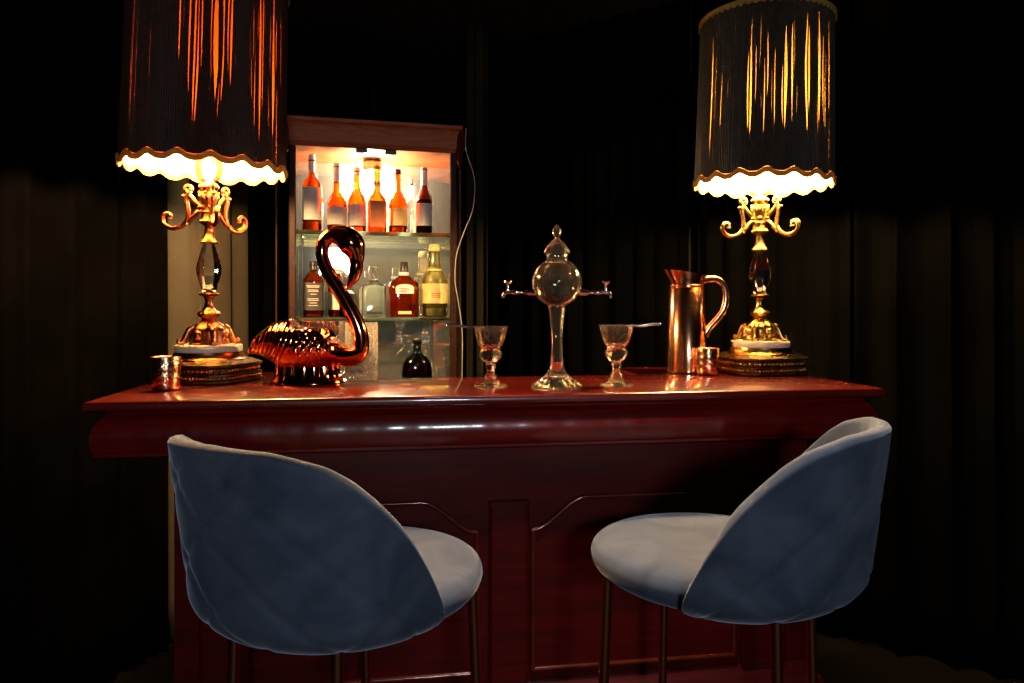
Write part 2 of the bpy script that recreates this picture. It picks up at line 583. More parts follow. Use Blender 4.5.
# ------------------------------------------------------------------ lamps
def lamp(label, cen, rz_base, arm0, bronze, base_m, lining, fringe_m, bulb_m, col, power, gaps, tilt, seed, shade_c, shade_k):
    root = thing('table_lamp', label, 'lamp', cen, 0, 'tall fringed table lamps on the bar')
    # stepped square base with clipped corners
    def octa(h, c):
        p = [(h, -h + c), (h, h - c), (h - c, h), (-h + c, h), (-h, h - c), (-h, -h + c), (-h + c, -h), (h - c, -h)]
        return [(x * cos(rz_base) - y * sin(rz_base), x * sin(rz_base) + y * cos(rz_base)) for x, y in p]
    m = MB()
    steps = [(.112, 0), (.118, .004), (.118, .009), (.113, .012), (.113, .020), (.117, .022), (.117, .026), (.108, .029), (.108, .041), (.112, .044),
             (.118, .047), (.118, .052), (.110, .056), (.100, .060), (.095, .063)]
    m.loft([[(x, y, z) for x, y in octa(h, .036 * h / .118)] for h, z in steps])
    # beaded rows on each face
    base = m.build('base', base_m, root, smooth=25)
    m = MB()
    P = octa(.1145, .035)
    P2 = octa(.110, .0335)
    for i in range(8):
        for pp, z, r, n in ((P, .016, .0042, .0105), (P2, .035, .0056, .0135)):
            a, b = Vector((*pp[i], z)), Vector((*pp[(i + 1) % 8], z))
            k = max(2, int((b - a).length / n))
            for j in range(k):
                m.ball(a.lerp(b, (j + .5) / k), r, 6)
    m.build('beading', bronze, base, smooth=80)
    m = MB()
    m.lathe([(.100, .060), (.100, .064), (.094, .069), (.091, .077), (.090, .082)], 72, mod=lambda a, z: 1 + (.022 * cos(36 * a) if .063 < z < .08 else 0))
    m.build('fluted_ring', bronze, root)
    m = MB()
    m.lathe([(.083, .082), (.0885, .083), (.0895, .086), (.0895, .099), (.088, .102), (.083, .103)], 64)
    m.build('marble_disc', M['marble'], root)
    # cast acanthus foot
    m = MB()
    m.lathe([(.050, .103), (.052, .110), (.047, .120), (.050, .132), (.046, .146), (.034, .158), (.022, .166), (.018, .170)], 64,
            mod=lambda a, z: 1 + .10 * cos(8 * a + 14 * z) + .05 * cos(16 * a))
    for k in range(4):
        a = pi / 4 + k * pi / 2 + rz_base
        e = Vector((cos(a), sin(a), 0))
        pts = spline([(.040, .150), (.052, .142), (.060, .125), (.066, .112), (.074, .107), (.079, .112), (.075, .117)], 5)
        m.tube([e * r + Vector((0, 0, z + .001)) for r, z in pts], [.0105 - .006 * i / len(pts) for i in range(len(pts))], 10)
        a2 = a + pi / 4
        m.ball((.049 * cos(a2), .049 * sin(a2), .128), .012, 10, sz=1.3)
    m.build('cast_foot', bronze, root)
    m = MB()
    m.lathe([(.018, .168), (.020, .176), (.026, .180), (.0275, .184), (.030, .188), (.027, .194), (.018, .200), (.0125, .210), (.011, .222), (.012, .232),
             (.016, .238), (.026, .241), (.0275, .244), (.026, .247), (.018, .250)], 40,
            mod=lambda a, z: 1 + (.05 * cos(12 * a) if .18 < z < .2 else 0))
    m.build('lower_stem', bronze, root)
    # faceted crystal
    m = MB()
    m.lathe([(.014, .249), (.021, .254), (.035, .302), (.036, .318), (.031, .340), (.0155, .386), (.012, .389)], 8)
    m.build('crystal', M['crystal'], root, smooth=0)
    m = MB()
    m.lathe([(.015, .385), (.024, .387), (.026, .390), (.023, .394), (.016, .402), (.0125, .418), (.0115, .434), (.014, .438), (.024, .443), (.026, .448),
             (.022, .454), (.021, .470), (.024, .474), (.022, .480), (.023, .497), (.0255, .508), (.0275, .516), (.026, .524), (.020, .532), (.024, .541),
             (.028, .544), (.027, .549), (.021, .553), (.016, .558)], 48,
            mod=lambda a, z: 1 + (.09 * cos(10 * a) if .5 < z < .535 else (.05 * cos(14 * a) if .438 < z < .456 else 0)))
    for k in range(6):
        a = k * pi / 3 + arm0
        m.ball((.026 * cos(a), .026 * sin(a), .487), .0075, 10)
        m.ball((.025 * cos(a + .5), .025 * sin(a + .5), .528), .005, 8)
    m.build('candle_cup', bronze, root)
    A1 = spline([(2, 219), (8, 217), (13, 213), (18, 207), (21, 202), (18.5, 199.5), (15.5, 201.5), (16.5, 204)], 6)
    A2 = spline([(18, 205), (20, 212), (18.5, 221), (19, 229), (25, 235.5), (33, 237), (39.5, 233.5), (41.2, 228), (38.5, 224), (34.5, 225), (34.5, 228.5)], 6)
    A3 = spline([(4, 221), (10, 222.5), (15, 228), (19, 233)], 5)
    cv = lambda q: [(p[0] * .985 / 316, (372.7 - p[1]) / 316) for p in q]
    for k in range(3):
        a = arm0 + k * 2 * pi / 3
        e = Vector((cos(a), sin(a), 0))
        m = MB()
        for q, r0, r1 in ((A1, .0055, .0045), (A2, .0065, .0055), (A3, .0045, .004)):
            pts = [e * r + Vector((0, 0, z)) for r, z in cv(q)]
            rr = [r0 + (r1 - r0) * i / len(pts) for i in range(len(pts))]
            rr[-1] *= 1.3
            m.tube(pts, rr, 10, flat=1.4)
        for (r, y, s) in ((34.5, 227, .0065), (16, 202.5, .006), (22.5, 208.5, .006)):
            r, z = r * .985 / 316, (372.7 - y) / 316
            m.ball(e * r + Vector((0, 0, z)), s, 10)
        m.build('scroll_arm', bronze, root)
    # bulb
    m = MB()
    m.lathe([(.016, .557), (.025, .564), (.034, .579), (.0375, .599), (.0345, .619), (.026, .633), (.014, .641), (.002, .644)], 32)
    b = m.build('bulb', bulb_m, root)
    m = MB()
    for k in range(4):
        a = k * pi / 2 + .4
        m.tube([(.006 * cos(a), .006 * sin(a), .566), (.010 * cos(a), .010 * sin(a), .595), (.006 * cos(a), .006 * sin(a), .622)], .0012, 6)
    m.build('filament', M['filament'], b)
    # ---- shade (tilted about the bulb)
    R0, R1, Z0, Z1 = .215, .205, .603, 1.107
    NS = 17
    rnd = random.Random(seed)
    sh = bpy.data.objects.new('shade', None)
    COL.objects.link(sh)
    sh.parent = root
    sh.location = (shade_c[0], shade_c[1], .60)
    sh.rotation_euler = (tilt[0], tilt[1], 0)
    sh.scale = (shade_k, shade_k, 1)
    T = Matrix.Translation((0, 0, -.60))
    edge = lambda a: Z0 + .0070 * cos(NS * a) + .0012 * cos(2 * NS * a)
    rad = lambda z: R0 + (R1 - R0) * (z - Z0) / (Z1 - Z0)
    n = NS * 12
    m = MB()
    rings = []
    for i in range(13):
        t = i / 12
        ring = []
        for j in range(n):
            a = 2 * pi * j / n
            z = edge(a) * (1 - t) + Z1 * t if i < 3 or True else 0
            r = rad(z) * (1 + .004 * cos(NS * a) * (1 - t))
            ring.append((r * cos(a), r * sin(a), z))
        rings.append(ring)
    m.loft(rings, cap0=False, cap1=False, M=T)
    m.build('lining', lining, sh, smooth=60)
    # fringe: single strands, parted here and there
    N = 440
    wid = 2 * pi * .220 / N * 1.28
    m = MB()
    ev = [(radians(a), zc, h, w * .001) for a, zc, h, w in gaps]
    K = 14
    for j in range(N):
        a0 = 2 * pi * j / N
        lay = .0012 + .0008 * (j % 2) + rnd.uniform(0, .0006)
        sway = rnd.uniform(-.0009, .0009)
        zb = edge(a0) + .004
        zt = Z1 - .004
        L, Rr = [], []
        for i in range(K + 1):
            z = zb + (zt - zb) * i / K
            r = rad(z) + lay
            dx = sway * sin(pi * i / K)
            for (ga, zc, h, w) in ev:
                q = (z - zc) / h
                if abs(q) < 1:
                    da = (a0 - ga + pi) % (2 * pi) - pi
                    s = da * R0
                    if abs(s) < .018:
                        dx += math.copysign(w / 2, s) * (1 - q * q) * (1 - abs(s) / .018)
            a = a0 + dx / r
            h2 = wid * .64 / r
            L.append((r * cos(a - h2), r * sin(a - h2), z))
            Rr.append((r * cos(a + h2), r * sin(a + h2), z))
        vs = []
        for p, q in zip(L, Rr):
            mid = Vector(((p[0] + q[0]) / 2, (p[1] + q[1]) / 2, p[2]))
            mid += Vector((mid.x, mid.y, 0)).normalized() * .0012
            vs += [p, tuple(mid), q]
        fs = []
        for i in range(K):
            for k in (0, 1):
                fs.append((3 * i + k, 3 * i + k + 1, 3 * i + k + 4, 3 * i + k + 3))
            fs.append((3 * i + 2, 3 * i, 3 * i + 3, 3 * i + 5))
        m.add(vs, fs, T)
    m.build('fringe', fringe_m, sh, smooth=0)
    # braid along scalloped edge and top
    m = MB()
    ring0, ring1, ring2, ring3 = [], [], [], []
    for j in range(n):
        a = 2 * pi * j / n
        z = edge(a)
        for ring, dr, dz in ((ring0, .001, -.013), (ring1, .0065, -.013), (ring2, .0075, .002), (ring3, .001, .003)):
            r = R0 + dr
            ring.append((r * cos(a), r * sin(a), z + dz))
    rr = [ring0, ring1, ring2, ring3, ring0]
    m.loft(rr, cap0=False, cap1=False, M=T)
    m.build('braid_trim', M['trim_gold'], sh, smooth=50)
    m = MB()
    rings = []
    for dr, dz, wv in ((.000, .004, 0), (.009, .004, 0), (.0095, -.010, 1), (.005, -.012, 1), (.000, -.004, 0), (.000, .004, 0)):
        rings.append([((R1 + dr) * cos(2 * pi * j / n), (R1 + dr) * sin(2 * pi * j / n), Z1 + dz + wv * .0035 * cos(60 * 2 * pi * j / n)) for j in range(n)])
    m.loft(rings, cap0=False, cap1=False, M=T)
    m.build('braid_trim', M['trim_gold'], sh, smooth=50)
    m = MB()
    for k in range(3):
        a = k * 2 * pi / 3 + .3
        m.tube([(0, 0, Z1 - .02), (R1 * cos(a), R1 * sin(a), Z1 - .005)], .002, 6, T)
    m.lathe([(.010, Z1 - .026), (.012, Z1 - .02), (.010, Z1 - .014)], 16, T)
    m.build('shade_spider', base_m, sh)
    # the light itself
    li = bpy.data.lights.new('bulb_light', 'POINT')
    li.energy = power
    li.color = col
    li.shadow_soft_size = .021
    lo = bpy.data.objects.new('bulb_light', li)
    COL.objects.link(lo)
    lo.location = Vector(cen) + Vector((0, 0, .608))
    return root


def gap_list(lo, hi, n, seed, zc, zv, h, w):
    r = random.Random(seed)
    return [(r.uniform(lo, hi), zc + r.uniform(-zv, zv), h * r.uniform(.55, 1.1), w * r.uniform(.5, 1.15)) for _ in range(n)]


LC = Vector((at(209, 380.7, 2.03).x, 2.03, BAR_Z))
RC = Vector((at(760, 372.7, 2.28).x, 2.28, BAR_Z))
view_l = math.degrees(atan2(-LC.y, -LC.x))
view_r = math.degrees(atan2(-RC.y, -RC.x))
gl = gap_list(view_l - 20, view_l + 20, 34, 3, .92, .06, .24, 5.5) + gap_list(view_l + 30, view_l + 64, 30, 5, .87, .06, .24, 5.5)
gr = gap_list(view_r - 52, view_r - 12, 22, 8, .86, .05, .17, 2.6) + gap_list(view_r - 12, view_r + 36, 44, 9, .88, .05, .20, 4.4) \
    + gap_list(view_r + 34, view_r + 62, 28, 12, .88, .04, .22, 5)
lamp('tall bronze lamp with wine red fringed shade, at the left bar end by the swan', LC, radians(-12), radians(-58), M['bronze_red'], M['base_dark'],
     M['lining_orange'], M['fringe_wine'], M['bulb_amber'], (1, .965, .83), 205, gl, (radians(1), radians(1.9)), 21, (-.010, 0), 1.0)
lamp('tall antique gold lamp with brown fringed shade, at the right bar end by the pitcher', RC, radians(14), radians(71), M['bronze_gold'], M['base_dark'],
     M['lining_gold'], M['fringe_brown'], M['bulb_cream'], (1, .73, .42), 165, gr, (0, radians(1.2)), 22, (.008, 0), .962)

# ------------------------------------------------------------------ display cabinet
CAB_O = Vector((-.527, 2.77, 0))
CAB_RZ = radians(14)
cab = thing('display_cabinet', 'lit wooden display cabinet with glass sides and shelves of bottles, behind the bar', 'cabinet', CAB_O, CAB_RZ)
FW, BW, CD = .305, .385, .32


def trap(o, y0=0.0):
    return [(-FW - o, -o + y0), (FW + o, -o + y0), (BW + o, CD + o * .3), (-BW - o, CD + o * .3)]


m = MB()
m.loft([[(x, y, z) for x, y in trap(o)] for o, z in ((.004, 1.884), (.008, 1.887), (.006, 1.895), (.010, 1.902), (.013, 1.950), (.020, 1.968), (.030, 1.977), (.032, 1.988), (.02, 1.992))])
m.build('cornice', M['cab_wood'], cab, smooth=25)
m = MB()
m.loft([[(x, y, z) for x, y in trap(o)] for o, z in ((.03, 0), (.03, .10), (.012, .115), (.004, .12), (.004, .40))])
m.build('base', M['cab_wood'], cab, smooth=25)
for (x, y, w) in ((-FW, 0, .013), (FW, 0, .013), (-BW + .008, CD - .012, .012), (BW - .008, CD - .012, .012)):
    m = MB()
    m.box(x - w, x + w, y - .008, y + .018, .40, 1.8845, .004)
    m.build('post', M['post_wood'], cab)
m = MB()
m.box(-BW + .02, BW - .02, CD - .012, CD, .40, 1.884)
m.build('mirror_back', M['mirror'], cab, smooth=0)
for s in (-1, 1):
    m = MB()
    a, b = Vector((s * FW, .018, 0)), Vector((s * (BW - .006), CD - .026, 0))
    e = (b - a).normalized()
    q = Vector((-e.y, e.x, 0)) * .0025
    m.prism([((a + q).x, (a + q).y), ((b + q).x, (b + q).y), ((b - q).x, (b - q).y), ((a - q).x, (a - q).y)], .402, 1.8835)
    m.build('side_pane', M['pane'], cab, smooth=0)
SH = [(1.555, .016), (1.226, .012), (.872, .012)]
for z, t in SH:
    m = MB()
    f = .012
    m.loft([[(-FW + f, .022, zz), (FW - f, .022, zz), (BW - .03, CD - .03, zz), (-BW + .03, CD - .03, zz)] for zz in (z, z + t)])
    shf = m.build('glass_shelf', M['shelf_glass'], cab, smooth=0)
    m = MB()
    m.box(-FW + f, FW - f, .0195, .0218, z, z + t)
    m.build('polished_edge', M['shelf_edge'], shf, smooth=0)
PLY = .20
# puck lamp fixed beneath the cabinet top
m = MB()
m.lathe([(.030, 1.884), (.036, 1.880), (.0385, 1.872), (.0385, 1.842), (.035, 1.838)], 32, Matrix.Translation((.0, PLY, 0)))
pk = m.build('puck_light', M['white_metal'], cab)
m = MB()
m.lathe([(.002, 1.832), (.024, 1.833), (.034, 1.838)], 32, Matrix.Translation((.0, PLY, 0)))
m.build('diffuser', M['diffuser'], pk)
for x in (-.05, .06):
    m = MB()
    m.box(x - .022, x + .022, -.006, .012, 1.868, 1.8845, .003)
    m.build('door_catch', M['black_cap'], cab)
li = bpy.data.lights.new('cabinet_light', 'POINT')
li.energy = 32
li.color = (1, .80, .50)
li.shadow_soft_size = .02
lo = bpy.data.objects.new('cabinet_light', li)
COL.objects.link(lo)
c, s = cos(CAB_RZ), sin(CAB_RZ)
lo.location = CAB_O + Vector((-PLY * s, PLY * c, 1.806))


def cab_pt(px, ly, z):
    k = (px - CX) / F
    lx = (k * (CAB_O.y + ly * c) - CAB_O.x + ly * s) / (c - k * s)
    return Vector((CAB_O.x + lx * c - ly * s, CAB_O.y + lx * s + ly * c, z))


def bottle(px, ly, shelf, label, secs, mat, extras, n=36, rz=None):
    """secs: (z, rx, ry, exponent) in metres; extras: (name, secs, material) or a callable"""
    z = SH[shelf][0] + SH[shelf][1] + .0005
    root = thing('bottle', label, 'bottle', cab_pt(px, ly, z), CAB_RZ if rz is None else rz, 'bottles in the lit cabinet')
    MB().superloft(secs, n).build('glass_body', mat, root, smooth=40)
    for nm, sc_, mt in extras:
        if callable(sc_):
            mm = MB()
            sc_(mm)
            mm.build(nm, mt, root, smooth=40)
        else:
            MB().superloft(sc_, n).build(nm, mt, root, smooth=40)
    return root


def rnd_b(r, hs, hn, ht, rn, e=2.0, ry=None):
    """round bottle: body radius r to height hs, neck radius rn from hn to ht"""
    k = (ry or r) / r
    return [(0, r * .86, r * .86 * k, e), (.003, r * .97, r * .97 * k, e), (.008, r, r * k, e), (hs * .96, r, r * k, e), (hs, r * .985, r * .985 * k, e),
            (hs + (hn - hs) * .35, r * .82, r * .82 * k, max(2, e * .8)), (hs + (hn - hs) * .7, (r * .38 + rn * .6), (r * .38 * k + rn * .6), 2.2), (hn, rn * 1.1, rn * 1.1, 2),
            (ht - .006, rn, rn, 2), (ht - .004, rn * 1.25, rn * 1.25, 2), (ht, rn * 1.2, rn * 1.2, 2)]


def sleeve(r, z0, z1, e=2.0, ry=None, t=.0009):
    ry = ry or r
    return [(z0, r, ry, e), (z0, r + t, ry + t, e), (z1, r + t, ry + t, e), (z1, r, ry, e)]


def plate(w, z0, z1, y, arch=0.0):
    def fn(mm):
        pts = [(-w, z0), (w, z0), (w, z1)] + ([(w * cos(pi * i / 12), z1 + arch * sin(pi * i / 12)) for i in range(1, 12)] if arch else []) + [(-w, z1)]
        mm.loft([[(x, y + .002, zz) for x, zz in pts], [(x, y - .0012, zz) for x, zz in pts]])
    return fn


def lines(rows, y):
    """thin printed rules (x0, x1, z)"""
    def fn(mm):
        for x0, x1, z in rows:
            mm.box(x0, x1, y - .0008, y + .001, z - .0009, z + .0009)
    return fn


# top shelf
bottle(312, .10, 0, 'tall amber bottle with white label, leftmost on the top shelf', rnd_b(.037, .185, .22, .28, .012), M['amber'],
       [('label', sleeve(.0372, .045, .172), M['white_label']), ('cap', [(.232, .0136, .0136, 2), (.288, .0136, .0136, 2), (.301, .0125, .0125, 2), (.303, .010, .010, 2)], M['foil_white'])])
bottle(337, .11, 0, 'amber bottle with long pale neck, second from left on the top shelf', rnd_b(.038, .118, .165, .262, .0125), M['amber'],
       [('label', sleeve(.0382, .03, .10), M['white_label']), ('cap', [(.20, .0138, .0138, 2), (.268, .0138, .0138, 2), (.276, .011, .011, 2)], M['foil_white'])])
bottle(357, .13, 0, 'amber bottle glaring beneath the puck light, left of the orange-labelled bottle', rnd_b(.036, .13, .175, .25, .012), M['amber'],
       [('label', sleeve(.0362, .03, .115), M['white_label']), ('cap', [(.235, .0138, .0138, 2), (.262, .0138, .0138, 2), (.266, .011, .011, 2)], M['foil_white'])])
bottle(377, .095, 0, 'square bottle with orange label and slim neck, centre of the top shelf', rnd_b(.036, .125, .165, .265, .0115, 5), M['amber'],
       [('label', plate(.029, .022, .125, -.037), M['orange_label']), ('cap', [(.252, .013, .013, 2), (.272, .013, .013, 2), (.276, .011, .011, 2)], M['white_metal']),
        ('collar', [(.192, .014, .014, 2), (.194, .016, .016, 2), (.204, .016, .016, 2), (.206, .014, .014, 2)], M['white_metal'])])
bottle(398, .13, 0, 'amber bottle with small dark stopper, right of the orange-labelled bottle', rnd_b(.037, .125, .18, .25, .011), M['amber'],
       [('label', sleeve(.0372, .035, .105), M['gold_label']), ('cap', [(.245, .012, .012, 2), (.262, .012, .012, 2), (.266, .010, .010, 2)], M['black_cap'])])
bottle(411, .20, 0, 'slim clear bottle beside the red-shouldered bottle on the top shelf', rnd_b(.018, .14, .17, .22, .009), M['clear'],
       [('cap', [(.215, .0105, .0105, 2), (.238, .0105, .0105, 2), (.24, .009, .009, 2)], M['foil_white'])])
bottle(424, .11, 0, 'dark bottle with white label and red shoulder, rightmost on the top shelf', rnd_b(.033, .135, .185, .268, .012), M['dark_spirit'],
       [('label', sleeve(.0332, .035, .125), M['white_label']),
        ('wax_shoulder', [(.14, .0330, .0330, 2), (.155, .030, .030, 2), (.172, .021, .021, 2), (.19, .0145, .0145, 2), (.20, .0135, .0135, 2)], M['foil_red']),
        ('cap', [(.20, .0136, .0136, 2), (.268, .0136, .0136, 2), (.274, .011, .011, 2)], M['foil_white'])])
# middle shelf
bottle(313.5, .11, 1, 'square black-labelled whiskey bottle with black cap, behind the swan back', rnd_b(.038, .150, .182, .205, .013, 4.5), M['amber'],
       [('label', sleeve(.0382, .028, .135, 4.5), M['black_label']), ('cap', [(.186, .0150, .0150, 2), (.218, .0150, .0150, 2), (.221, .013, .013, 2)], M['black_cap']),
        ('label_print', lines([(-.026, .026, .122), (-.022, .022, .117), (-.018, .018, .106), (-.02, .02, .101), (-.012, .012, .09), (-.02, .02, .072), (-.02, .02, .066), (-.014, .014, .056),
                               (-.018, .018, .046)], -.0392), M['white_label'])])
bottle(337, .20, 1, 'amber bottle seen through the loop of the swan neck', rnd_b(.036, .12, .155, .19, .013), M['amber'],
       [('cap', [(.178, .015, .015, 2), (.20, .015, .015, 2), (.203, .013, .013, 2)], M['foil_white']), ('label', sleeve(.0362, .03, .10), M['white_label'])])
bottle(347, .13, 1, 'squat dark bottle with a pale collar, right of the swan neck', rnd_b(.030, .075, .098, .12, .014), M['dark_spirit'],
       [('collar', [(.092, .024, .024, 2), (.095, .030, .030, 2), (.100, .024, .024, 2), (.108, .016, .016, 2)], M['foil_white']), ('cap', [(.11, .016, .016, 2), (.13, .016, .016, 2)], M['black_cap'])])
bottle(374, .12, 1, 'clear square decanter with silver medallion and glass stopper', [(0, .043, .03, 6), (.004, .047, .034, 6), (.118, .047, .034, 6), (.126, .044, .031, 5), (.134, .022, .02, 3), (.14, .015, .015, 2), (.15, .016, .016, 2)],
       M['decanter'], [('stopper', [(.150, .012, .012, 2.5), (.153, .018, .016, 4), (.196, .021, .018, 4), (.202, .018, .015, 4)], M['crystal']),
                    ('medallion', lambda mm: mm.add([], []) or mm.lathe([(.001, 0), (.030, 0), (.033, .001), (.031, .004), (.024, .003), (.022, .0045), (.016, .006), (.001, .007)], 32,
                                                                     Matrix.Translation((0, -.034, .072)) @ Matrix.Rotation(pi / 2, 4, 'X') @ Matrix.Diagonal((1, 1.35, 1, 1))), M['silver_label']),
                    ('name_plate', plate(.030, .012, .022, -.0345), M['black_label'])])
bottle(404, .11, 1, 'broad round-shouldered amber whiskey bottle with white arched label and black cap',
       [(0, .052, .028, 4), (.004, .058, .034, 4), (.115, .061, .036, 4), (.135, .057, .034, 3.5), (.150, .044, .029, 3), (.162, .026, .022, 2.3), (.168, .019, .019, 2), (.182, .018, .018, 2), (.186, .015, .015, 2), (.19, .015, .015, 2)],
       M['amber'], [('label', plate(.036, .094, .118, -.037, .014), M['white_label']), ('base_label', plate(.026, .012, .024, -.037), M['gold_label']),
                    ('collar', [(.166, .0195, .0195, 2), (.168, .0205, .0205, 2), (.181, .0195, .0195, 2)], M['foil_white']),
                    ('cap', [(.182, .0160, .0160, 2), (.219, .0155, .0155, 2), (.222, .013, .013, 2)], M['black_cap']),
                    ('label_print', lines([(-.022, .012, .114), (-.016, .02, .108), (-.02, .006, .102)], -.0385), M['black_cap'])])
bottle(434.5, .12, 1, 'tall ornate pale yellow bottle with gold label, rightmost on the middle shelf',
       [(0, .044, .044, 2), (.004, .050, .050, 2), (.03, .052, .052, 2), (.036, .049, .049, 2), (.042, .052, .052, 2), (.15, .052, .052, 2), (.162, .049, .049, 2), (.176, .040, .040, 2), (.19, .028, .028, 2), (.198, .030, .030, 2),
        (.206, .024, .024, 2), (.222, .025, .025, 2), (.236, .022, .022, 2), (.25, .023, .023, 2), (.27, .020, .020, 2)],
       M['pale'], [('label', sleeve(.0522, .055, .135), M['gold_label']), ('neck_band', sleeve(.0285, .186, .197), M['gold_label']),
                   ('cap', [(.268, .0215, .0215, 2), (.272, .0235, .0235, 2), (.292, .0225, .0225, 2), (.297, .018, .018, 2)], M['gold_label']),
                   ('label_print', lines([(-.022, .022, .095), (-.018, .018, .088), (-.02, .02, .08)], -.0540), M['cab_wood'])])
bottle(420, .22, 1, 'small clear bottle with pointed glass stopper, half hidden between two larger bottles', rnd_b(.018, .10, .125, .145, .008), M['clear'],
       [('stopper', [(.145, .006, .006, 2), (.150, .011, .011, 2), (.162, .009, .009, 2), (.176, .003, .003, 2)], M['crystal'])])
# lower shelf
bottle(417, .11, 2, 'round dark flask-shaped bottle on the low shelf, just above the bar top',
       [(0, .040, .026, 2), (.012, .052, .032, 2.2), (.07, .060, .036, 2.2), (.13, .062, .037, 2.2), (.165, .056, .034, 2.2), (.19, .042, .028, 2), (.205, .024, .02, 2), (.213, .017, .017, 2), (.245, .016, .016, 2), (.248, .019, .019, 2), (.256, .019, .019, 2)],
       M['dark_spirit'], [('cap', [(.254, .016, .016, 2), (.262, .018, .018, 2), (.266, .016, .016, 2)], M['base_dark'])])

# cord hanging from the cabinet
m = MB()
pts = spline([tuple(at(x, y, 2.80)) for x, y in ((466, 128), (466, 150), (473, 172), (475, 190), (472, 212), (464, 232), (456.5, 255), (455, 280), (458, 300), (462, 330), (462, 372), (461, 420), (462, 520))], 5)
m.tube(pts, .0018, 8)
tag(m.build('power_cord', M['cord_white']), 'thin white cord hanging beside the lit cabinet right side', 'cord')

# ------------------------------------------------------------------ things on the bar
def on_bar(px, d):
    return Vector(((px - CX) * d / F, d, BAR_Z + .0004))


def cup(px, d, r, h, mat, label, name):
    root = thing(name, label, 'cup', on_bar(px, d), 0)
    m = MB()
    m.lathe([(r * .80, 0), (r * .88, .002), (r * .93, .006), (r * .97, h * .4), (r, h), (r * .99, h + .001), (r * .95, h), (r * .91, h * .4), (r * .86, .010), (r * .02, .009)], 40,
            mod=lambda a, z: 1 + .006 * sin(7 * a + 90 * z))
    m.build('vessel', mat, root)
    return root


v = cup(166, 1.80, .0355, .082, M['hammered'], 'mottled copper glass votive cup at left, before the left lamp base', 'votive_cup')
m = MB()
m.lathe([(.026, .010), (.028, .012), (.028, .030), (.026, .032), (.001, .031)], 24)
m.build('candle', M['marble'], v)
cup(707.5, 2.215, .0355, .080, M['hammered'], 'mottled copper cup standing against the copper pitcher', 'votive_cup')

# pitcher
pc = on_bar(686.5, 2.31)
pit = thing('pitcher', 'tall polished copper pitcher with flared spout and curved handle', 'pitcher', pc, 0)
m = MB()
n = 64
rings = []


def pit_ring(r, z, top=0.0, lift=0.0):
    ring = []
    for j in range(n):
        a = 2 * pi * j / n
        sp = max(0, cos(a - pi)) ** 3                    # spout points to the left (-x)
        rr = r * (1 + top * sp)
        ring.append((rr * cos(a), rr * sin(a) * (1 - .12 * top), z + lift * (1 - cos(a)) / 2 ** 1))
    return ring


SCP = 2.31 / F
rb, rt = 20.3 * SCP, 16.8 * SCP
zr = 85 * SCP
outer = [(rb * .95, 0, 0, 0), (rb, .003, 0, 0), (rb * .995, .02, 0, 0), (rt * 1.02, zr - .004, 0, 0), (rt, zr - .003, 0, 0), (rt * 1.045, zr - .001, 0, 0), (rt * 1.045, zr + .004, 0, 0), (rt * .99, zr + .006, 0, 0),
         (rt * 1.01, zr + .014, .10, .006), (rt * 1.07, zr + .024, .22, .013), (rt * 1.16, zr + .033, .30, .022)]
inner = [(rt * 1.13, zr + .033, .30, .022), (rt * 1.03, zr + .022, .22, .013), (rt * .96, zr + .010, .08, .004), (rt * .95, zr, 0, 0), (rb * .94, .01, 0, 0), (rb * .05, .008, 0, 0)]
m.loft([pit_ring(*q) for q in outer + inner])
m.build('jug_body', M['pitcher_copper'], pit, smooth=45)
m = MB()
hp = [(703, 281), (709, 279.5), (717, 280), (724, 286), (726.5, 298), (724, 310), (717, 320), (709, 329), (705.5, 336), (706, 339)]
pts = [Vector(((x - 686.5) * SCP, 0, (375.5 - 3.2 - y) * SCP)) for x, y in spline(hp, 5)]
m.tube(pts, [.0045] * len(pts), 12, flat=2.3)
m.build('handle', M['pitcher_copper'], pit)

# swan
SW = Vector((at(308, 0, 1.97).x, 1.97, BAR_Z + .0004))
swan = thing('swan_figure', 'large shiny copper swan planter with long looped neck', 'figurine', SW, 0)
SS = 1.97 / F
BASEY = 308 + (EYE - BAR_Z) * F / 1.97


def sp(x, y):
    return (x - 308) * SS, (BASEY - y) * SS


secs = [(249, 352, 2, 2), (255, 346, 8, 6), (263, 343.5, 12.5, 12), (274, 342.5, 19.5, 19), (284, 344, 24, 25), (298, 345, 27, 29), (312, 345.5, 27.5, 30), (324, 345.5, 26, 29), (333, 350, 17.5, 26),
        (341, 354.5, 12, 21), (350, 356, 9, 16), (358, 354.5, 8, 11), (364, 351.5, 6, 7), (367.5, 350, 2.5, 3)]
secs = spline(secs, 16)
n = 180


def sstep(a, b, x):
    t = min(1, max(0, (x - a) / (b - a)))
    return t * t * (3 - 2 * t)


